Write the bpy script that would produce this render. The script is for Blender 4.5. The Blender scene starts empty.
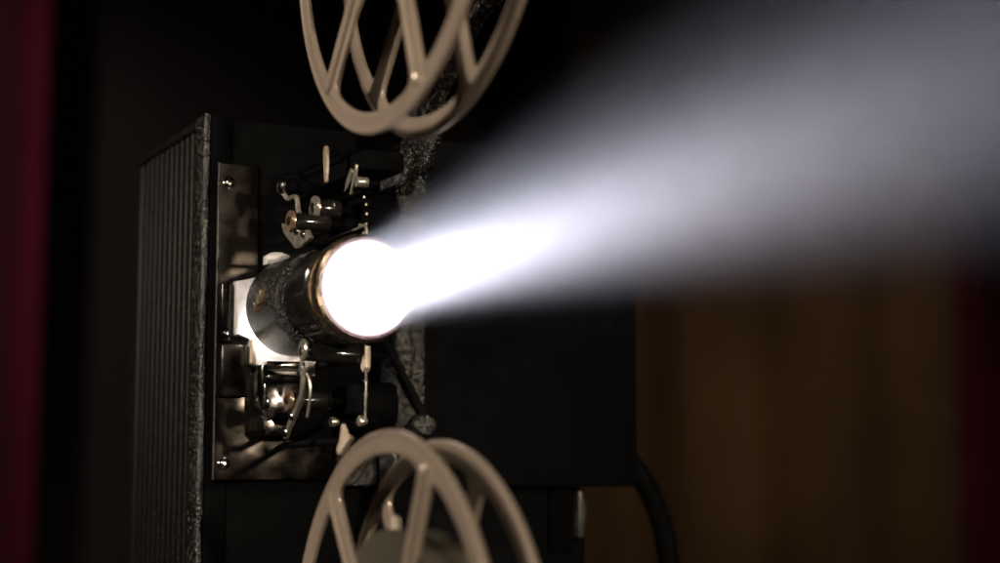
import bpy, bmesh, math, random
from mathutils import Vector, Matrix
random.seed(7)
PI = math.pi
C = bpy.context.scene.collection
S = 0.001                       # all helper lengths are millimetres

# ------------------------------------------------------------------ materials
def new_mat(name):
    m = bpy.data.materials.new(name); m.use_nodes = True
    nt = m.node_tree; b = nt.nodes['Principled BSDF']
    return m, nt, b

def coord(nt):
    return nt.nodes.new('ShaderNodeTexCoord').outputs['Object']

def noise(nt, scale, detail=4, rough=.55, vec=None):
    n = nt.nodes.new('ShaderNodeTexNoise'); n.inputs['Scale'].default_value = scale
    n.inputs['Detail'].default_value = detail; n.inputs['Roughness'].default_value = rough
    nt.links.new(vec or coord(nt), n.inputs['Vector']); return n.outputs['Fac']

def ramp(nt, fac, stops):
    r = nt.nodes.new('ShaderNodeValToRGB'); e = r.color_ramp.elements
    while len(e) < len(stops): e.new(.5)
    for k, (p, c) in enumerate(stops): e[k].position = p; e[k].color = (*c, 1)
    nt.links.new(fac, r.inputs['Fac']); return r.outputs['Color']

def bump(nt, b, fac, dist, strength=1.0):
    n = nt.nodes.new('ShaderNodeBump'); n.inputs['Distance'].default_value = dist
    n.inputs['Strength'].default_value = strength
    nt.links.new(fac, n.inputs['Height']); nt.links.new(n.outputs['Normal'], b.inputs['Normal'])

def g(v): return (v, v, v)

def mat_simple(name, c1, c2, rough, metal=0.0, scale=60, bscale=None, bdist=0, coat=0, rvar=.12):
    m, nt, b = new_mat(name)
    f = noise(nt, scale)
    nt.links.new(ramp(nt, f, [(.3, c1), (.7, c2)]), b.inputs['Base Color'])
    nt.links.new(ramp(nt, noise(nt, scale * 2.3), [(.3, g(max(.02, rough - rvar))), (.7, g(rough + rvar))]), b.inputs['Roughness'])
    b.inputs['Metallic'].default_value = metal
    b.inputs['Coat Weight'].default_value = coat
    if bscale: bump(nt, b, noise(nt, bscale, 3), bdist)
    return m

def mat_wrinkle(name, base, cell=900, dist=.0006, rough=.3, glint=2.0):
    """crinkle-finish black enamel"""
    m, nt, b = new_mat(name)
    co = coord(nt)
    v = nt.nodes.new('ShaderNodeTexVoronoi'); v.feature = 'SMOOTH_F1'
    v.inputs['Scale'].default_value = cell; v.inputs['Smoothness'].default_value = .5
    n = nt.nodes.new('ShaderNodeTexNoise'); n.inputs['Scale'].default_value = cell * .55
    n.inputs['Detail'].default_value = 3; n.inputs['Distortion'].default_value = 1.4
    nt.links.new(co, v.inputs['Vector']); nt.links.new(co, n.inputs['Vector'])
    a = nt.nodes.new('ShaderNodeMath'); a.operation = 'ADD'
    nt.links.new(v.outputs['Distance'], a.inputs[0]); nt.links.new(n.outputs['Fac'], a.inputs[1])
    bump(nt, b, a.outputs[0], dist)
    nt.links.new(ramp(nt, n.outputs['Fac'], [(.54, tuple(x * .6 for x in base)), (.60, tuple(x * 1.3 for x in base)), (.68, tuple(x * glint for x in base))]), b.inputs['Base Color'])  # glints on the crinkle peaks are painted in as lighter specks
    b.inputs['Roughness'].default_value = rough
    b.inputs['Specular IOR Level'].default_value = .8
    return m

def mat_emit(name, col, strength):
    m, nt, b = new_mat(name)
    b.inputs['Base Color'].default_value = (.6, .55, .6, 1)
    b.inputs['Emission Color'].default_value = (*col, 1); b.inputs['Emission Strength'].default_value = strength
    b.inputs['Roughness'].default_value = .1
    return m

M = {}
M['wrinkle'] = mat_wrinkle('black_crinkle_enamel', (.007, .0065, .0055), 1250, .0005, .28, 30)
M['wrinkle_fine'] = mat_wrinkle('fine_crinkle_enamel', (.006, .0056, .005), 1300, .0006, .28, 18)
M['wrinkle_fine'].node_tree.nodes['Principled BSDF'].inputs['Specular IOR Level'].default_value = .5
M['side'] = mat_wrinkle('side_enamel', (.012, .011, .009), 1400, .00003, .38)
M['side'].node_tree.nodes['Principled BSDF'].inputs['Specular IOR Level'].default_value = .12
M['black'] = mat_simple('black_satin_paint', (.002, .0023, .003), (.0035, .004, .005), .7, scale=25, bscale=300, bdist=.00005)
M['black'].node_tree.nodes['Principled BSDF'].inputs['Specular IOR Level'].default_value = .04
M['matt_black'] = mat_simple('matt_black_paint', (.0015, .0015, .0015), (.003, .003, .003), .75, scale=60)
M['matt_black'].node_tree.nodes['Principled BSDF'].inputs['Specular IOR Level'].default_value = .03
M['gloss_black'] = mat_simple('black_anodised_barrel', (.007, .007, .006), (.016, .014, .012), .14, metal=.2, scale=90, bscale=500, bdist=.00006, coat=.6, rvar=.08)
M['chrome'] = mat_simple('tarnished_chrome', (.50, .47, .42), (.68, .66, .62), .13, metal=1, scale=70, bscale=45, bdist=.0012, rvar=.07)
M['plate'] = mat_simple('blackened_mirror_plate', (.035, .030, .027), (.085, .074, .064), .24, metal=1, scale=30, bscale=26, bdist=.0022, rvar=.10)
M['steel'] = mat_simple('worn_steel', (.34, .31, .25), (.58, .54, .46), .30, metal=.8, scale=220, bscale=500, bdist=.00004)
M['brass'] = mat_simple('aged_brass', (.24, .16, .10), (.42, .30, .20), .32, metal=.75, scale=260, bscale=500, bdist=.00004)
M['bronze_ring'] = mat_simple('bronze_knurl', (.33, .25, .16), (.58, .46, .31), .30, metal=1, scale=260)
M['reel'] = mat_simple('beige_enamelled_steel', (.31, .248, .19), (.37, .30, .235), .25, metal=.4, scale=24, bscale=420, bdist=.00003, rvar=.06)
M['film'] = mat_simple('film_pack', (.045, .040, .030), (.075, .068, .050), .4, scale=12)
M['gate'] = mat_simple('polished_gate_steel', (.62, .60, .58), (.75, .73, .72), .35, metal=.35, scale=120, bscale=200, bdist=.0003)
M['rubber'] = mat_simple('black_rubber', (.002, .002, .002), (.005, .005, .0045), .7, scale=40)
M['rubber'].node_tree.nodes['Principled BSDF'].inputs['Specular IOR Level'].default_value = .08
M['ivory'] = mat_simple('ivory_bakelite', (.42, .34, .25), (.52, .43, .33), .4, scale=150)
M['steel_dark'] = mat_simple('dull_steel_edge', (.05, .048, .045), (.10, .097, .09), .4, metal=.5, scale=90)
M['horn'] = mat_simple('brown_horn', (.20, .15, .10), (.26, .20, .14), .35, scale=150)
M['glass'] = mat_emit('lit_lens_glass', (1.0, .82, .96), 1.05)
M['fringe'] = mat_simple('purple_lens_fringe', (.05, .008, .05), (.09, .015, .08), .2, scale=100)  # purple optical fringe round the lit lens, painted as the colour of a ring
M['table'] = mat_simple('dark_table_wood', (.02, .012, .008), (.045, .026, .016), .45, scale=8)
M['wall'] = mat_simple('dark_wall_paint', (.075, .052, .042), (.09, .062, .05), .85, scale=3)
M['floor'] = mat_simple('dark_carpet', (.012, .008, .007), (.02, .013, .012), .9, scale=30)

def mat_cloth(name, c1, c2):
    m, nt, b = new_mat(name)
    f = noise(nt, 6, 3)
    nt.links.new(ramp(nt, f, [(.3, c1), (.7, c2)]), b.inputs['Base Color'])
    b.inputs['Roughness'].default_value = .85; b.inputs['Sheen Weight'].default_value = .25
    bump(nt, b, noise(nt, 900, 2), .0004)
    return m
M['brown_cloth'] = mat_cloth('brown_velvet', (.19, .100, .042), (.25, .135, .058))
M['red_cloth'] = mat_cloth('crimson_velvet', (.20, .006, .030), (.27, .010, .042))

# ------------------------------------------------------------------ mesh helpers
def BM(): return bmesh.new()

def obj(name, bm, mat, parent=None, smooth=True, angle=35):
    """link bm (in world mm) as one mesh under parent"""
    me = bpy.data.meshes.new(name)
    off = Vector((0, 0, 0)); p = parent
    while p is not None: off += Vector(p.location); p = p.parent
    bmesh.ops.recalc_face_normals(bm, faces=bm.faces)
    # put the origin at the geometry's middle so each part can be handled on its own
    co = [v.co.copy() for v in bm.verts]
    mid = Vector([(min(c[i] for c in co) + max(c[i] for c in co)) / 2 for i in range(3)])
    for v in bm.verts: v.co = (v.co - mid) * S
    bm.to_mesh(me); bm.free()
    me.materials.append(mat)
    if smooth:
        for f in me.polygons: f.use_smooth = True
        try: me.set_sharp_from_angle(angle=math.radians(angle))
        except Exception: pass
    o = bpy.data.objects.new(name, me); C.objects.link(o)
    o.parent = parent; o.location = mid * S - off
    return o

def thing(name, loc, label, cat, group=None):
    o = bpy.data.objects.new(name, None); C.objects.link(o)
    o.location = Vector(loc) * S; o.empty_display_size = .02
    o['label'] = label; o['category'] = cat
    if group: o['group'] = group
    return o

def tag(o, label, cat, group=None):
    o['label'] = label; o['category'] = cat
    if group: o['group'] = group
    return o

def add_box(bm, lo, hi, bev=0.0, seg=2, M4=None):
    lo = Vector(lo); hi = Vector(hi)
    r = bmesh.ops.create_cube(bm, size=1.0)
    mid = (lo + hi) / 2; d = hi - lo
    for v in r['verts']: v.co = Vector((v.co.x * d.x, v.co.y * d.y, v.co.z * d.z)) + mid
    vs = r['verts']
    if bev:
        es = list({e for v in vs for e in v.link_edges})
        rr = bmesh.ops.bevel(bm, geom=es, offset=bev, segments=seg, profile=.5, affect='EDGES')
        vs = list({v for f in rr['faces'] for v in f.verts} | {v for v in vs if v.is_valid})
    if M4 is not None: bmesh.ops.transform(bm, matrix=M4, verts=[v for v in vs if v.is_valid])
    return vs

def axes(d):
    d = Vector(d).normalized()
    a = Vector((0, 0, 1)) if abs(d.z) < .9 else Vector((1, 0, 0))
    u = d.cross(a).normalized(); v = d.cross(u).normalized()
    return d, u, v

def add_lathe(bm, org, d, prof, n=48, radfun=None, cap=True):
    """prof: list of (distance along d, radius)"""
    d, u, v = axes(d); org = Vector(org); rings = []
    for j, (t, r) in enumerate(prof):
        ring = []
        for k in range(n):
            a = 2 * PI * k / n; rr = r if radfun is None else radfun(j, k, r)
            ring.append(bm.verts.new(org + d * t + (u * math.cos(a) + v * math.sin(a)) * rr))
        rings.append(ring)
    for a, b in zip(rings, rings[1:]):
        for k in range(n): bm.faces.new((a[k], a[(k + 1) % n], b[(k + 1) % n], b[k]))
    if cap:
        bm.faces.new(rings[0][::-1]); bm.faces.new(rings[-1])

def add_cyl(bm, p, q, r, n=28, bev=.25):
    p = Vector(p); q = Vector(q); L = (q - p).length; b = min(bev, r * .4, L * .3)
    add_lathe(bm, p, q - p, [(0, r - b), (b * .3, r - b * .3), (b, r), (L - b, r), (L - b * .3, r - b * .3), (L, r - b)], n)

def add_torus(bm, org, d, R, r, n=96, m=10, sq=1.0):
    d, u, v = axes(d); org = Vector(org); g_ = []
    for k in range(n):
        a = 2 * PI * k / n; e = u * math.cos(a) + v * math.sin(a)
        g_.append([bm.verts.new(org + e * (R + r * math.cos(2 * PI * j / m)) + d * (r * sq * math.sin(2 * PI * j / m))) for j in range(m)])
    for k in range(n):
        A, B = g_[k], g_[(k + 1) % n]
        for j in range(m): bm.faces.new((A[j], A[(j + 1) % m], B[(j + 1) % m], B[j]))

def add_post(bm, p, r, turn=5.0, back=86.4):
    x, y, z = p
    add_tube(bm, [(x, y, z), (x + turn * .7, y, z), (x + turn, y + turn * .3, z), (x + turn, back, z)], r, 14, 2)

def smooth_path(pts, it=2):
    pts = [Vector(p) for p in pts]
    for _ in range(it):
        q = [pts[0]]
        for a, b in zip(pts, pts[1:]): q += [a * .75 + b * .25, a * .25 + b * .75]
        q.append(pts[-1]); pts = q
    return pts

def add_tube(bm, pts, r, n=10, it=2):
    pts = smooth_path(pts, it); prev = None; rings = []
    for i, p in enumerate(pts):
        t = (pts[min(i + 1, len(pts) - 1)] - pts[max(i - 1, 0)]).normalized()
        if prev is None: _, u, _ = axes(t)
        else: u = (prev - t * prev.dot(t)).normalized()
        prev = u; v = t.cross(u)
        rr = r(i / (len(pts) - 1)) if callable(r) else r
        rings.append([bm.verts.new(p + (u * math.cos(2 * PI * k / n) + v * math.sin(2 * PI * k / n)) * rr) for k in range(n)])
    for a, b in zip(rings, rings[1:]):
        for k in range(n): bm.faces.new((a[k], a[(k + 1) % n], b[(k + 1) % n], b[k]))
    bm.faces.new(rings[0][::-1]); bm.faces.new(rings[-1])

def add_prism(bm, pts, axis, a, b, bev=0.0):
    """closed outline extruded along an axis: pts are the two other coordinates in x,y,z order"""
    def P(p, t):
        l = list(p); l.insert(axis, t); return Vector(l)
    A = [bm.verts.new(P(p, a)) for p in pts]; B = [bm.verts.new(P(p, b)) for p in pts]
    n = len(pts); fs = [bm.faces.new(A[::-1]), bm.faces.new(B)]
    for k in range(n): fs.append(bm.faces.new((A[k], A[(k + 1) % n], B[(k + 1) % n], B[k])))
    if bev:
        es = list({e for f in fs[:2] for e in f.edges})
        bmesh.ops.bevel(bm, geom=es, offset=bev, segments=2, profile=.5, affect='EDGES')

def strap(points, widths):
    """outline of a strap of changing width through 2D points"""
    P = [Vector(p) for p in points]; L = []; R = []
    for i, p in enumerate(P):
        t = (P[min(i + 1, len(P) - 1)] - P[max(i - 1, 0)]).normalized(); nrm = Vector((-t.y, t.x))
        L.append(p + nrm * widths[i]); R.append(p - nrm * widths[i])
    t0 = (P[1] - P[0]).normalized(); t1 = (P[-1] - P[-2]).normalized()
    def arc(c, w, t):
        n_ = Vector((-t.y, t.x)); return [c + (n_ * math.cos(a) + t * math.sin(a)) * w for a in (PI * k / 6 for k in range(1, 6))]
    return [tuple(p) for p in L + arc(P[-1], widths[-1], t1) + R[::-1] + arc(P[0], widths[0], -t0)]

# ================================================================== projector
proj = thing('film_projector', (60, 110, -212),
             'black crinkle painted film projector with glowing lens, ribbed side and reel arms', 'film projector')

# ---- lamp housing
X0, Y0, ZT, ZB = -30.0, 90.0, 74.7, -206.0
b = BM()
add_box(b, (X0 + 11, Y0 + .5, ZB), (39.8, 195, ZT - 1.5), 1.0)
housing = obj('lamp_housing', b, M['matt_black'], proj)
b = BM()
add_box(b, (X0, Y0, ZB), (X0 + 2.6, Y0 + 12.5, ZT), 1.1, 4)            # front corner frame
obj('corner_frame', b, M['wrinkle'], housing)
b = BM(); add_box(b, (X0 + 2.7, Y0 + .3, ZB), (X0 + 10.9, Y0 + 12.3, ZT - .4), .3); obj('front_frame', b, M['matt_black'], housing)
b = BM()
add_box(b, (X0 + 1.0, Y0 + 12.6, ZT - 3.6), (39.8, 196, ZT - .2), .9, 3)     # top rail
obj('top_rail', b, M['side'], housing)
b = BM()
add_box(b, (X0 + .6, 184, ZB), (X0 + 9, 197, ZT - 3.8), 1.8, 3)
obj('rear_frame', b, M['side'], housing)
b = BM()
y = 109.0; k = 0
while y < 182:                                                       # cooling ribs
    add_box(b, (X0 + .8, y, ZB + 4), (X0 + 11.5, y + 3.0, ZT - 4.2), .8, 3)
    y += 7.3; k += 1
obj('ribbed_panel', b, M['side'], housing)

# ---- polished front plate
b = BM()
add_prism(b, [(-25, -63.5), (22, -63.5), (22, -49), (-6, -49), (-9.5, -45), (-9.5, 55), (-25, 55)], 1, 85.6, 90.2, .8)
plate = obj('front_plate', b, M['plate'], proj)
b = BM()
for x, z in ((-21.5, 47.5), (-21.5, -57.5)):
    b = BM()
    add_lathe(b, (x, 85.7, z), (0, -1, 0), [(0, 2.4), (.9, 2.3), (1.5, 1.7), (1.7, .6), (1.7, .1)], 24)
    obj('screw', b, M['chrome'], plate)
b = BM(); add_prism(b, [(-9.2, 55), (39.8, 55), (39.8, -63.5), (22.3, -63.5), (22.3, -48.7), (-5.8, -48.7), (-9.2, -44.8)], 1, 86.2, 90.2, .8)
obj('door', b, M['matt_black'], plate)
b = BM(); add_box(b, (-25.7, 85.0, -63.5), (-25.1, 86.3, 55), .15); obj('edge_highlight', b, M['steel_dark'], plate)  # highlight along the plate's edge, built as a thin lighter strip
# pressed steel step on the plate's left and stacked blocks beside the gate
b = BM()
add_box(b, (-24.4, 82.6, -12.6), (-20.6, 85.5, 9.5), .8)
add_box(b, (-24.2, 82.0, -33), (-14.2, 85.5, -13.4), .8)
obj('guide_block', b, M['plate'], plate)
b = BM(); add_lathe(b, (-22.9, 82.4, -9.6), (0, -1, 0), [(0, 1.2), (1.2, 1.15), (1.8, .7), (2.0, .1)], 20)
obj('pin', b, M['chrome'], plate)

# ---- film gate, lit from inside
b = BM()
add_prism(b, [(-19.2, 10), (-19.2, -10.2), (-13.6, -10.8), (-12.8, -20.6), (-2, -24.2), (12, -24.6), (14, 12), (-11, 12), (-16.5, 10.5)], 1, 80.2, 85.5, .5)
add_prism(b, [(-7.8, 17), (-7.8, 20.2), (-5.6, 21.6), (-1.5, 21.9), (1.5, 20.8), (1.5, 17)], 1, 80.5, 85.5, .7)
gate = obj('film_gate', b, M['gate'], proj)
b = BM()
add_box(b, (-14.0, 77.6, -20.5), (-12.2, 80.4, -11.6), .3)
obj('edge_guide', b, M['ivory'], gate)
b = BM()
add_lathe(b, (0, 85, 0), (0, -1, 0), [(0, 11.5), (10.8, 11.5), (11.1, 10)], 40)
obj('lens_socket', b, M['matt_black'], gate)

# ---- lens
def knurl(n, amp):
    return lambda j, k, r: r + (amp if (k % 4 < 2) else -amp) if j in n else r
b = BM()
NB = 96
def facet(j, k, r):
    if 2 <= j <= 5: return r - (.55 if (k % 12) in (0, 1) else 0)
    return r
add_lathe(b, (0, 74.0, 0), (0, -1, 0), [(0, 11), (.1, 15.2), (38, 15.2), (40.3, 15.6), (41, 17.0), (58, 17.3), (60, 17.3), (60.2, 16.8), (66, 16.8), (73.2, 16.4), (73.5, 16.3)], NB, facet)
lens = obj('lens_barrel', b, M['gloss_black'], proj)
b = BM()
P = [(74.4, 14.8), (74.4, 17.0), (73.6, 17.9), (72, 18.1), (44, 18.1), (41.0, 18.0), (40.0, 17.2), (39.6, 16.4), (39.6, 15.1)]
add_lathe(b, (0, 0, 0), (0, 1, 0), P, 96, cap=False)
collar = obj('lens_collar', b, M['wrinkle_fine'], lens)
b = BM()
add_lathe(b, (-17.7, 57.5, 1.2), (-1, 0, 0), [(0, 2.3), (.9, 2.3), (1.25, 1.9), (1.3, .1)], 28)
scr = obj('clamp_screw', b, M['steel'], collar)
b = BM(); add_box(b, (-19.3, 53.5, -1.0), (-17.2, 54.9, 4.0), .2); add_box(b, (-19.2, 60.2, -3.6), (-17.0, 61.2, 0), .2)
obj('engraved_mark', b, M['brass'], collar)
b = BM()
def knr(j, k, r): return r + (.32 if (k % 2) else -.22) if 2 <= j <= 5 else r
add_lathe(b, (0, 0, 0), (0, 1, 0), [(-.2, 16.4), (-.5, 17.2), (0, 17.75), (.9, 18.0), (5.2, 18.0), (6.0, 17.75), (6.6, 17.2), (6.8, 16.6)], 180, knr, cap=False)
obj('knurled_ring', b, M['bronze_ring'], lens, angle=20)
b = BM()
def dots(j, k, r): return r + (.45 if (k % 4 == 0) else 0) if j == 2 else r
add_lathe(b, (0, 0, 0), (0, 1, 0), [(8.6, 16.5), (8.8, 17.3), (10.0, 17.45), (11.2, 17.3), (11.4, 16.5)], 160, dots, cap=False)
obj('index_band', b, M['bronze_ring'], lens, angle=20)
b = BM()
add_torus(b, (0, -.1, 0), (0, 1, 0), 16.75, .55, 96, 10)
obj('fringe_ring', b, M['fringe'], lens)
b = BM()
prof = [(-.5 - 1.7 * (1 - (r / 16.4) ** 2), r) for r in (16.1, 15, 13, 10, 7, 4, 2, .2)]
add_lathe(b, (0, 0, 0), (0, 1, 0), prof[::-1], 72)
obj('front_glass', b, M['glass'], lens)

# ---- upper threading parts
def roller(name, x0, x1, y, z, r, mat=M['brass'], hub=M['gloss_black'], post=True):
    b = BM()
    add_lathe(b, (x0, y, z), (1, 0, 0), [(0, r * .55), (.05, r * .95), (.5, r), (1.3, r), (1.7, r * .8), (1.7, r * .5)], 36)
    o = obj(name, b, mat, proj)
    b = BM(); add_cyl(b, (x0 + 1.6, y, z), (x1, y, z), r * .78, 30); obj('drum', b, hub, o)
    b = BM(); add_lathe(b, (x0 + .1, y, z), (-1, 0, 0), [(-.3, r * .42), (.35, r * .42), (.7, r * .3), (.75, .05)], 20); obj('axle_screw', b, M['gloss_black'] if mat is M['brass'] else M['chrome'], o)
    if post:
        b = BM(); add_post(b, (x1 - .2, y, z), r * .35); obj('post', b, M['matt_black'], o)
    return o
roller('guide_roller', -12, 3, 44.6, 28.0, 3.9)
roller('guide_roller', -2, 8, 47.3, 33.8, 4.5, M['steel'])
roller('guide_roller', -10, 6, 49.5, -35.4, 3.8)

b = BM()        # brass bracket below the upper roller
add_prism(b, [(57, 29), (54.5, 25), (41.5, 17.6), (37.5, 17.8), (26, 19.6), (30, 23), (40, 23.4), (49, 27.5)], 0, -10.6, -9.2, .25)
br = obj('bracket', b, M['steel'], proj)
b = BM(); add_post(b, (-9.4, 40, 20.5), 1.3, 12); obj('post', b, M['matt_black'], br)
for y, z, r in ((39.8, 23.7, 1.6), (32.7, 21.6, 1.4)):
    b = BM(); add_lathe(b, (-10.3, y, z), (-1, 0, 0), [(0, r), (.6, r), (1.1, r * .8), (1.4, r * .3), (1.45, .05)], 20); obj('screw', b, M['chrome'], br)

b = BM()        # chrome release knob on its cranked arm
add_lathe(b, (-11.5, 59.4, 43.1), (1, 0, 0), [(0, .2), (.1, 1.4), (.5, 2.4), (1.2, 3.2), (2.1, 3.4), (2.6, 3.0), (2.9, 1.8)], 32)
kn = obj('release_knob', b, M['chrome'], proj)
b = BM(); add_cyl(b, (-8.8, 59.4, 43.1), (0, 59.4, 43.1), 2.5); add_post(b, (-.2, 59.4, 43.1), 1.8); obj('shaft', b, M['matt_black'], kn)
b = BM(); add_tube(b, [(-9, 59.5, 40.8), (-8.4, 57, 37.9), (-8, 51, 38.0), (-8, 47.5, 37.4), (-8, 47, 33.6), (-8, 45, 31)], .95, 10); obj('crank_arm', b, M['steel'], kn)
b = BM(); add_torus(b, (5, 51, 36), (1, 0, .1), 1.0, .35, 30, 8)
add_tube(b, [(4, 60, 37.3), (5, 55, 38.0), (5, 46, 36.4), (5, 43, 34.6), (5, 46, 33.6), (5, 57, 35.2), (9, 62, 36)], .42, 8, 3)
obj('wire_loop', b, M['steel'], kn)

def blade(name, pts, w, x, mat, th=1.0):
    b = BM(); add_prism(b, strap(pts, w), 0, x, x + th, .2)
    o = obj(name, b, mat, proj)
    p = pts[0]
    b = BM(); add_post(b, (x + th - .1, p[0], p[1]), min(w) * .7 + .1); obj('post', b, M['matt_black'], o)
    return o
blade('film_finger', [(41.3, 53.8), (41.0, 50), (40.7, 43)], [2.0, 1.9, .9], 0, M['horn'])
blade('claw', [(36.5, 46.0), (39, 43.2), (42.2, 40.6)], [1.4, 1.5, .9], 8, M['steel'])
blade('claw', [(31.8, 47.5), (33.0, 44.0), (36.8, 38.4)], [.7, .9, .5], 8, M['steel'])
b = BM(); add_cyl(b, (7.6, 30, 41.4), (12, 30, 41.4), 1.9); st = obj('stud', b, M['steel'], proj); b = BM(); add_post(b, (11.9, 30, 41.4), 1.0); obj('post', b, M['matt_black'], st)
b = BM(); add_box(b, (10, 29, 46), (26, 86.4, 53.5), 1.2); obj('sprocket_guard', b, M['matt_black'], proj)
b = BM(); add_cyl(b, (24, 74, 36), (40, 74, 36), 9.5, 48, .8); sp = obj('sprocket', b, M['matt_black'], proj)
b = BM()
for q in range(16):
    a = 2 * PI * q / 16; c = Vector((25.6, 74 + 9.8 * math.cos(a), 36 + 9.8 * math.sin(a)))
    add_box(b, (c.x - .5, c.y - .6, c.z - .6), (c.x + .5, c.y + .6, c.z + .6), .2)
obj('teeth', b, M['steel'], sp)
b = BM(); add_tube(b, [(8, 27, 25.5), (8, 21.8, 24.6), (8, 20.8, 24.0), (8, 20.2, 21.2)], .55, 8, 1); add_tube(b, [(8, 27, 25.5), (12, 30, 26), (14, 86.4, 27)], .55, 8, 1); obj('wire_hook', b, M['steel'], proj)

# ---- lower threading parts
b = BM()
add_lathe(b, (-10.6, 33.7, -18.7), (1, 0, 0), [(0, 1.9), (.05, 3.4), (.5, 3.9), (1.2, 3.9), (1.5, 3.4)], 32)
cl = obj('clamp_disc', b, M['steel'], proj)
b = BM(); add_cyl(b, (-9.3, 33.7, -19.2), (9.6, 31.2, -20.2), 3.3, 30); obj('drum', b, M['gloss_black'], cl)
b = BM(); add_post(b, (9.5, 31.2, -20.2), 1.5); obj('post', b, M['matt_black'], cl)
b = BM(); add_lathe(b, (-10.5, 33.7, -19.2), (-1, 0, 0), [(0, 1.5), (.5, 1.5), (.9, 1.0), (1.1, .05)], 20); obj('axle_screw', b, M['chrome'], cl)
b = BM()
add_prism(b, strap([(34.0, -25.5), (32.6, -29.5), (34.0, -34.5), (39.7, -39.5), (46.2, -44.3), (50.0, -48.0)], [.9, 1.25, 1.25, 1.25, 1.2, 1.3]), 0, -10.6, -9.2, .25)
lv = obj('release_lever', b, M['steel'], proj)
b = BM(); add_tube(b, [(-9.9, 35, -21), (-9.9, 35.5, -23.5), (-9.9, 31.5, -25.8), (-9.9, 27.5, -25.2), (-9.9, 26, -24)], .45, 8, 2)
add_tube(b, [(-9.4, 31, -27), (-8.8, 28.8, -30), (-8.8, 29.2, -36), (-8.8, 32, -42)], .5, 8, 2)
add_torus(b, (-10.4, 34.4, -25), (1, 0, 0), 1.2, .4, 24, 8); obj('spring', b, M['steel'], lv)
for y, z, r in ((35.2, -26.6, 1.2), (49.2, -46.6, 2.0), (42.5, -41.2, 1.7)):
    b = BM(); add_lathe(b, (-10.3, y, z), (-1, 0, 0), [(0, r), (.7, r), (1.2, r * .75), (1.5, .05)], 20); obj('screw', b, M['chrome'], lv)
b = BM(); add_post(b, (-9.3, 48, -46), 1.4); obj('post', b, M['matt_black'], lv)

b = BM()        # bright pressed box beside the lower roller
add_box(b, (-11.0, 74.5, -36.5), (-8.6, 85.5, -21), .6)
add_box(b, (-9.0, 75.0, -22.5), (6, 85.5, -19.6), .6)
add_box(b, (-9.0, 73.0, -26.8), (6, 85.5, -25.0), .5)
add_prism(b, [(-10.6, -40.5), (-10.6, -45.4), (-8.2, -47.4), (5.5, -47.4), (5.5, -44.2), (-6.5, -43.8), (-7.0, -40.5)], 1, 74, 85.5, .5)
add_box(b, (-9.4, 78.5, -40.5), (5.2, 85.5, -27.0), .6)
lb = obj('loop_bracket', b, M['chrome'], plate)
b = BM(); add_lathe(b, (-8.5, 78.4, -35.4), (-1, -1, 0), [(0, 1.6), (1.2, 3.0), (2.1, 3.0), (2.6, 2.2), (2.7, .1)], 26)
obj('cap_nut', b, M['chrome'], lb)
b = BM(); add_prism(b, [(30.6, -17.2), (26.6, -17.0), (26.4, -24.6), (28.2, -26.2), (30.2, -24.6)], 0, 10, 12.5, .4)
tb = obj('latch_tab', b, M['ivory'], proj)
b = BM(); add_tube(b, [(11, 27.0, -25.4), (10.5, 25.8, -32), (10.5, 26.4, -43)], .5, 8, 1)
for z in (-29.4, -34): add_torus(b, (10.7, 26.4, z), (0, 0, 1), .5, .45, 16, 8)
obj('tab_wire', b, M['steel'], tb)
b = BM(); add_post(b, (12.3, 28.5, -20), 1.0); obj('post', b, M['matt_black'], tb)
for y, z, x in ((56.0, -42.6, 10.0), (28.6, -43.2, 10)):
    b = BM(); add_lathe(b, (x - 1.5, y, z), (1, 0, 0), [(0, .1), (.1, 1.2), (.6, 1.9), (2.0, 2.0), (2.4, 1.3), (3.5, 1.1)], 20)
    st = obj('stud', b, M['steel'], proj)
    b = BM(); add_post(b, (x + 1.9, y, z), .9); obj('post', b, M['matt_black'], st)
b = BM()        # pale pointer beside the lower reel
add_prism(b, [(6.8, -45.2), (3.4, -49.2), (-1.5, -49.8), (3, -52.2), (9, -55.4), (11.6, -53.4), (7.8, -50.8)], 0, -6, -4.4, .35)
pt = obj('pointer', b, M['ivory'], proj)
b = BM(); add_tube(b, [(-4.6, 6.5, -51), (0, 10, -51), (2, 20, -50.5), (2, 86.4, -50.5)], 1.3, 12); obj('post', b, M['matt_black'], pt)
b = BM(); add_cyl(b, (25, 75, -36), (40, 75, -36), 9.5, 48, .8); obj('sprocket', b, M['matt_black'], proj)

# ---- main body: crinkle column, arms, motor box
b = BM()
add_box(b, (40.2, 70, -66), (53.2, 196, 63), 1.6, 4)
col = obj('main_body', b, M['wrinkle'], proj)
b = BM()
add_prism(b, strap([(74, 50), (60, 66), (40, 84), (10, 106), (-43.7, 124.2)], [6.5, 5.5, 5, 6, 12]), 0, 41.2, 47.2, 1.5)
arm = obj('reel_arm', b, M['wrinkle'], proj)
b = BM()
add_prism(b, [(48, 68), (50, 61.5), (44, 47.0), (38, 53), (30, 60.5), (33, 66)], 0, 38.9, 41.4, .9)
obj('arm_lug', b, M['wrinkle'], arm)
b = BM(); add_cyl(b, (-16.5, -43.7, 124.2), (41.5, -43.7, 124.2), 3.9, 24, 1); obj('spindle', b, M['steel'], arm)
b = BM()
add_prism(b, strap([(78, -58), (60, -84), (10, -116), (-47.3, -128.7)], [10, 9, 9, 13]), 0, 41.2, 47.2, 1.5)
arm2 = obj('reel_arm', b, M['matt_black'], proj)
b = BM(); add_cyl(b, (-16.5, -47.3, -128.7), (41.5, -47.3, -128.7), 3.9, 24, 1); obj('spindle', b, M['steel'], arm2)
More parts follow.
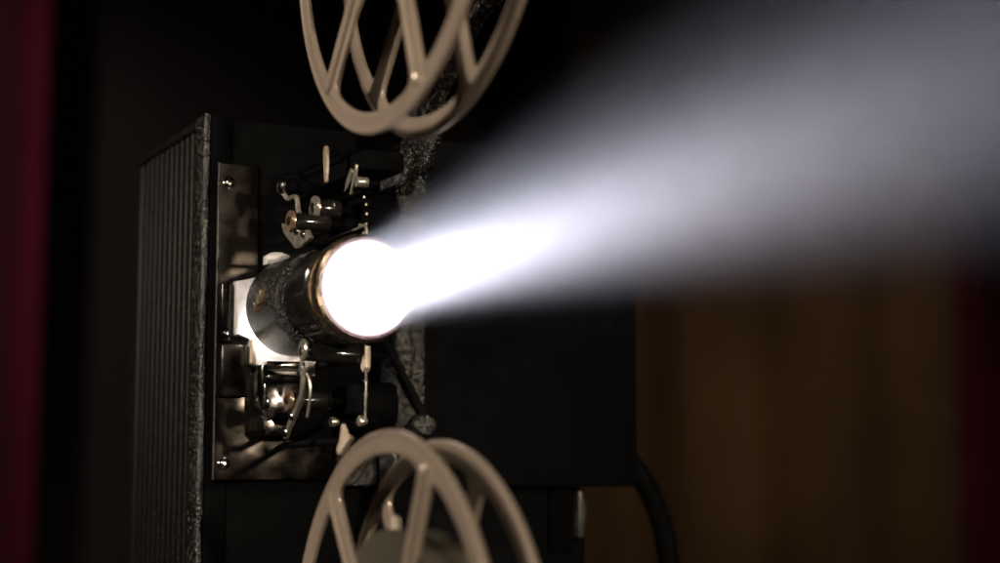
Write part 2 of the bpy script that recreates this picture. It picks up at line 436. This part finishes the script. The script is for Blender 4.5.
b = BM(); add_cyl(b, (50, 62, -43), (50, 71, -43), 4.0, 20, .8); obj('pulley', b, M['wrinkle'], col)
b = BM()
add_tube(b, [(38.4, 84, 2), (38.4, 76, -11), (40.5, 68, -20), (46, 67.8, -30), (51, 68, -38)], 1.5, 10, 1)
obj('drive_belt', b, M['rubber'], proj)

b = BM()
add_box(b, (53.4, 85, -66), (156.3, 196, 72), 1.2, 3)
mot = obj('motor_housing', b, M['black'], proj)
b = BM()
add_box(b, (72, 84.75, -4), (146, 85.3, 20), .1, 1)
obj('cover_plate', b, M['black'], mot)
b = BM(); add_lathe(b, (75, 84.8, -1.6), (0, -1, 0), [(0, 1.0), (.3, .9), (.5, .1)], 20); obj('screw', b, M['black'], mot)
b = BM()
add_box(b, (20, 93, -206), (136, 194, -66.3), 2.0, 3)
base = obj('base', b, M['black'], proj)
b = BM(); add_box(b, (118, 91.0, -93), (128.5, 93.2, -67.5), .5); lt = obj('side_catch_plate', b, M['matt_black'], base)
b = BM(); add_prism(b, strap([(130.6, -69), (131.4, -76), (130.6, -86)], [1.5, 1.9, 1.0]), 1, 87.5, 93.2, .4); obj('catch', b, M['steel_dark'], base)
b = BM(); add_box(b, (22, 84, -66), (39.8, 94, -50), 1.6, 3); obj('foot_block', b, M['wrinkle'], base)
for x, y in ((-20, 104), (-20, 184), (126, 104), (126, 184)):
    b = BM(); add_cyl(b, (x, y, -212), (x, y, -204), 8, 28, 1)
    obj('rubber_foot', b, M['rubber'], base)
b = BM(); add_box(b, (-28, 91, -208), (136, 194, -204.5), .8); obj('base_plate', b, M['matt_black'], base)

# ================================================================== reels
def smax(a, k):
    m = max(a); return m + k * math.log(sum(math.exp((v - m) / k) for v in a))
def flange_mesh(name, phase, side):
    RO, RI, RH, HW = 79.2, 73.3, 30.0, 3.8
    cu = bpy.data.curves.new(name + '_outline', 'CURVE'); cu.dimensions = '2D'; cu.fill_mode = 'BOTH'
    cu.extrude = .45 * S; cu.bevel_depth = .35 * S; cu.bevel_resolution = 2; cu.resolution_u = 1
    def spline(pts):
        s = cu.splines.new('POLY'); s.points.add(len(pts) - 1); s.use_cyclic_u = True
        for p, q in zip(s.points, pts): p.co = (q[0] * S, q[1] * S, 0, 1)
    spline([(RO * math.cos(a), RO * math.sin(a)) for a in (2 * PI * k / 220 for k in range(220))])
    spline([(4.2 * math.cos(a), 4.2 * math.sin(a)) for a in (2 * PI * k / 40 for k in range(40))])
    for s in range(6):
        am = math.radians(phase + 30 + 60 * s); c = Vector((math.cos(am), math.sin(am))) * 54
        sp = [Vector((math.cos(math.radians(phase + 60 * q)), math.sin(math.radians(phase + 60 * q)))) for q in (s, s + 1)]
        def sd(p):
            l = p.length
            d = [HW - abs(p.x * e.y - p.y * e.x) + max(0, .18 * (46 - l)) for e in sp]
            return smax([l - RI, RH - l] + d, 1.9)
        pts = []
        for k in range(72):
            e = Vector((math.cos(2 * PI * k / 72), math.sin(2 * PI * k / 72))); lo, hi = 0, 60
            for _ in range(24):
                mi = (lo + hi) / 2
                if sd(c + e * mi) < 0: lo = mi
                else: hi = mi
            pts.append(c + e * lo)
        spline(pts)
    o = bpy.data.objects.new('tmp', cu); C.objects.link(o)
    bpy.context.view_layer.update()
    me = bpy.data.meshes.new_from_object(o.evaluated_get(bpy.context.evaluated_depsgraph_get()))
    bpy.data.objects.remove(o); bpy.data.curves.remove(cu)
    b = BM(); b.from_mesh(me); bpy.data.meshes.remove(me)
    bmesh.ops.remove_doubles(b, verts=b.verts, dist=1e-6)
    # curve plane (u, v) -> (y, z); scale back to mm; thickness along x
    for v in b.verts: v.co = Vector((v.co.z, v.co.x, v.co.y)) / S
    add_torus(b, (0, 0, 0), (1, 0, 0), 79.0, 1.25, 160, 10)             # rolled rim
    add_torus(b, (-.45 * side * -1, 0, 0), (1, 0, 0), 74.6, .75, 160, 8, .8)   # pressed bead
    for s in range(6):                                                # pressed spoke ridges
        a = math.radians(phase + 60 * s); e = Vector((0, math.cos(a), math.sin(a)))
        add_tube(b, [Vector((.9 * side, 0, 0)) + e * 33, Vector((1.1 * side, 0, 0)) + e * 55, Vector((.9 * side, 0, 0)) + e * 76.0],
                 lambda t: 1.7 * min(1, .35 + 6 * t, .35 + 6 * (1 - t)), 10, 2)
    add_torus(b, (.3 * side, 0, 0), (1, 0, 0), 31.5, 1.0, 90, 8)
    return b
reel_h = {}
def make_reel(name, cy, cz, ang, label, with_film):
    r = thing(name, (-4, cy, cz), label, 'film reel', 'six spoke film reels')
    for side, x in ((-1, -12.0), (1, 4.6)):
        b = flange_mesh('flange', 90 - ang, side)                      # ang measured from up towards +y
        k_ = .965 if (with_film and side > 0) else 1.0
        for v in b.verts: v.co = Vector((v.co.x + x, v.co.y * k_ + cy, v.co.z * k_ + cz))
        obj('flange', b, M['reel'], r, angle=40)
    b = BM(); add_lathe(b, (-11.4, cy, cz), (1, 0, 0), [(0, 4.2), (0, 22), (14.8, 22), (14.8, 4.2)], 64, cap=False); obj('hub', b, M['reel'], r)
    if with_film:
        b = BM()
        pr = [(0, 22.3), (0, 50.0), (.3, 50.3)] + [(15 * t / 6, 50.3) for t in range(1, 6)] + [(14.1, 50.3), (14.4, 50.0), (14.4, 22.3)]
        add_lathe(b, (-11.2, cy, cz), (1, 0, 0), pr, 120, cap=False); f = obj('film_roll', b, M['film'], r)
        b = BM(); add_prism(b, [(cy + 1, cz + 50.0), (cy + 4.6, cz + 49.8), (cy + 4.6, cz + 53.0), (cy + 2.6, cz + 54.2), (cy + 1.2, cz + 52.8)], 0, -9, -6.8, .4); obj('end_clip', b, M['ivory'], f)
    return r
make_reel('film_reel', -43.7, 124.2, 140.3, 'upper beige metal film reel with open spokes, above the lens', False)
make_reel('film_reel', -47.3, -128.7, 36.5, 'lower beige metal film reel holding a dark roll of film, below the lens', True)

# ================================================================== cable, table, room
b = BM()
add_tube(b, [(150, 150, -35), (164, 128, -44), (177, 120, -58), (186.5, 120, -74), (192, 120, -90), (195.5, 120, -125), (196, 122, -170), (205, 130, -200), (240, 150, -207.2), (320, 190, -207.2), (420, 260, -207.2)], 4.8, 14, 3)
tag(obj('power_cable', b, M['rubber'], None), 'thick black power cable hanging in a curve behind the projector', 'cable')
t = thing('side_table', (100, 120, -900), 'dark wooden table the projector stands on', 'table')
b = BM(); add_box(b, (-180, -120, -237), (520, 330, -212.2), 4, 3); obj('tabletop', b, M['table'], t)
for x in (-150, 490):
    for y in (-90, 300):
        b = BM(); add_box(b, (x - 20, y - 20, -900), (x + 20, y + 20, -237.3), 3); obj('leg', b, M['table'], t)

def curtain(x0, x1, y, z0, z1, mat, amp, per, seed, label, group=None, rail=True):
    rnd = random.Random(seed); b = BM()
    xs = []; n = int((x1 - x0) / 6)
    ph = [rnd.uniform(0, 6.28) for _ in range(4)]
    def off(x, z):
        w = per * (1 + .0)
        s = math.sin(2 * PI * x / w + ph[0] + .9 * math.sin(2 * PI * x / (w * 2.7) + ph[1]))
        s2 = math.sin(2 * PI * x / (w * .43) + ph[2] + .35 * math.sin(z / 300 + ph[3]))
        return amp * (s + .28 * s2) * (1 - .12 * (z - z0) / (z1 - z0))
    rows = []
    nz = 14
    for layer in (0, 3.0):
        R_ = []
        for j in range(nz + 1):
            z = z0 + (z1 - z0) * j / nz
            R_.append([b.verts.new((x0 + (x1 - x0) * i / n, y + layer + off(x0 + (x1 - x0) * i / n, z), z)) for i in range(n + 1)])
        rows.append(R_)
    for L_ in rows:
        for j in range(nz):
            for i in range(n): b.faces.new((L_[j][i], L_[j][i + 1], L_[j + 1][i + 1], L_[j + 1][i]))
    A, B = rows
    for j in range(nz):
        for i in (0, n): b.faces.new((A[j][i], A[j + 1][i], B[j + 1][i], B[j][i]))
    for i in range(n):
        for j in (0, nz): b.faces.new((A[j][i], A[j][i + 1], B[j][i + 1], B[j][i]))
    return tag(obj('curtain', b, mat, None, angle=80), label, 'curtain', group)
curtain(1190, 2052, 2000, -895, 1300, M['brown_cloth'], 30, 270, 12, 'brown pleated curtain behind the projector on the right')
curtain(1880, 2900, 2120, -895, 1300, M['red_cloth'], 45, 210, 5, 'crimson curtain at the right edge beyond the brown curtain')
curtain(-250, 296, 1960, -895, 1300, M['red_cloth'], 40, 300, 9, 'crimson curtain at the left edge behind the ribbed lamp housing')

def structure(name, lo, hi, mat):
    b = BM(); add_box(b, lo, hi); o = obj(name, b, mat, None, smooth=False); o['kind'] = 'structure'; return o
structure('wall', (-1500, 2200, -900), (4200, 2260, 1600), M['wall'])
structure('floor', (-1500, -1500, -950), (4200, 2300, -900.2), M['floor'])

# ---- dusty air
b = BM(); add_box(b, (-1700, -1900, -1950), (4400, 2400, 1800))
hz = obj('haze', b, M['wall'], None, smooth=False); hz['kind'] = 'stuff'
hm = bpy.data.materials.new('dusty_air'); hm.use_nodes = True; nt = hm.node_tree; nt.nodes.clear()
out = nt.nodes.new('ShaderNodeOutputMaterial'); pv = nt.nodes.new('ShaderNodeVolumePrincipled')
pv.inputs['Color'].default_value = (.93, .93, 1, 1); pv.inputs['Density'].default_value = .015; pv.inputs['Anisotropy'].default_value = .85
nt.links.new(pv.outputs[0], out.inputs['Volume'])
hz.data.materials.clear(); hz.data.materials.append(hm)
try: hm.cycles.homogeneous_volume = True
except Exception: pass

# ================================================================== lights
def area(name, loc, target, size, power, col, spread=180, shape='DISK', sy=None):
    l = bpy.data.lights.new(name, 'AREA'); l.shape = shape; l.size = size * S
    if sy: l.size_y = sy * S
    l.energy = power; l.color = col; l.spread = math.radians(spread)
    o = bpy.data.objects.new(name, l); C.objects.link(o); o.location = Vector(loc) * S
    o.rotation_euler = (Vector(target) - Vector(loc)).to_track_quat('-Z', 'Y').to_euler(); return o
# warm room lamp to the left of the projector
area('room_lamp', (-1120, -260, 330), (0, 20, 10), 170, .55, (1, .86, .72), 32)
area('front_fill', (-520, -1150, 520), (0, 20, 10), 120, .15, (1, .88, .74), 30)  # unseen lamp added to bring up the spoke ridges and cooling ribs
# small unseen warm lamp added further round to give the metal its highlights
area('highlight_fill', (260, -900, 110), (0, 60, 0), 50, .27, (1, .82, .62), 40)
# light thrown by the lens
area('projection_beam', (0, -2.8, 0), (0, -100, 5.4), 31, 1.95, (.86, .87, 1), 13.5)
area('projection_core', (0, -2.9, -1), (0, -100, .4), 20, 2.7, (.94, .90, 1), 11)
# light leaking from the lamp house round the gate
l = bpy.data.lights.new('gate_light', 'POINT'); l.energy = .045; l.color = (1, .93, .88); l.shadow_soft_size = .0015
o = bpy.data.objects.new('gate_light', l); C.objects.link(o); o.location = Vector((-9.5, 77.2, -9)) * S
# unseen spots added for a faint warm wash on the drapes
def spot(name, loc, target, power, col, size, blend=1, soft=40):
    l = bpy.data.lights.new(name, 'SPOT'); l.energy = power; l.color = col; l.spot_size = math.radians(size); l.spot_blend = blend; l.shadow_soft_size = soft * S
    o = bpy.data.objects.new(name, l); C.objects.link(o); o.location = Vector(loc) * S
    o.rotation_euler = (Vector(target) - Vector(loc)).to_track_quat('-Z', 'Y').to_euler(); return o
spot('drape_fill', (1800, 500, 700), (1600, 2000, 60), 9.0, (1, .80, .58), 58)
spot('drape_fill', (1520, 800, 700), (1545, 2000, -10), 2.4, (1, .82, .42), 17)  # narrow spot added to pool amber light in one streak
spot('drape_fill', (-300, 1000, 900), (220, 1960, 300), 9.0, (1, .8, .9), 50)

w = bpy.data.worlds.new('World'); bpy.context.scene.world = w; w.use_nodes = True
bg = w.node_tree.nodes['Background']; bg.inputs['Color'].default_value = (1, .8, .75, 1); bg.inputs['Strength'].default_value = .0012

# ================================================================== camera
F, W = 1700.0, 1000.0
p = math.atan(203 / F); th = math.atan(858 * math.cos(p) / F)
fwd = Vector((math.sin(th) * math.cos(p), math.cos(th) * math.cos(p), math.sin(p)))
cam = bpy.data.cameras.new('camera'); co = bpy.data.objects.new('camera', cam); C.objects.link(co)
co.location = Vector((-212.7, -523.44, -65.08)) * S
co.rotation_euler = fwd.to_track_quat('-Z', 'Y').to_euler()
cam.sensor_width = 36; cam.lens = 36 * F / W; cam.clip_start = .01; cam.clip_end = 50
cam.dof.use_dof = True; cam.dof.focus_distance = .618; cam.dof.aperture_fstop = 5.2; cam.dof.aperture_blades = 9
sc = bpy.context.scene; sc.camera = co
sc.view_settings.view_transform = 'Standard'; sc.view_settings.look = 'None'; sc.view_settings.exposure = 0; sc.view_settings.gamma = 1
sc.cycles.use_denoising = True
sc.cycles.denoiser = 'OPENIMAGEDENOISE'; sc.cycles.denoising_input_passes = 'RGB'
sc.cycles.max_bounces = 6; sc.cycles.volume_bounces = 0
sc.cycles.sample_clamp_indirect = 3
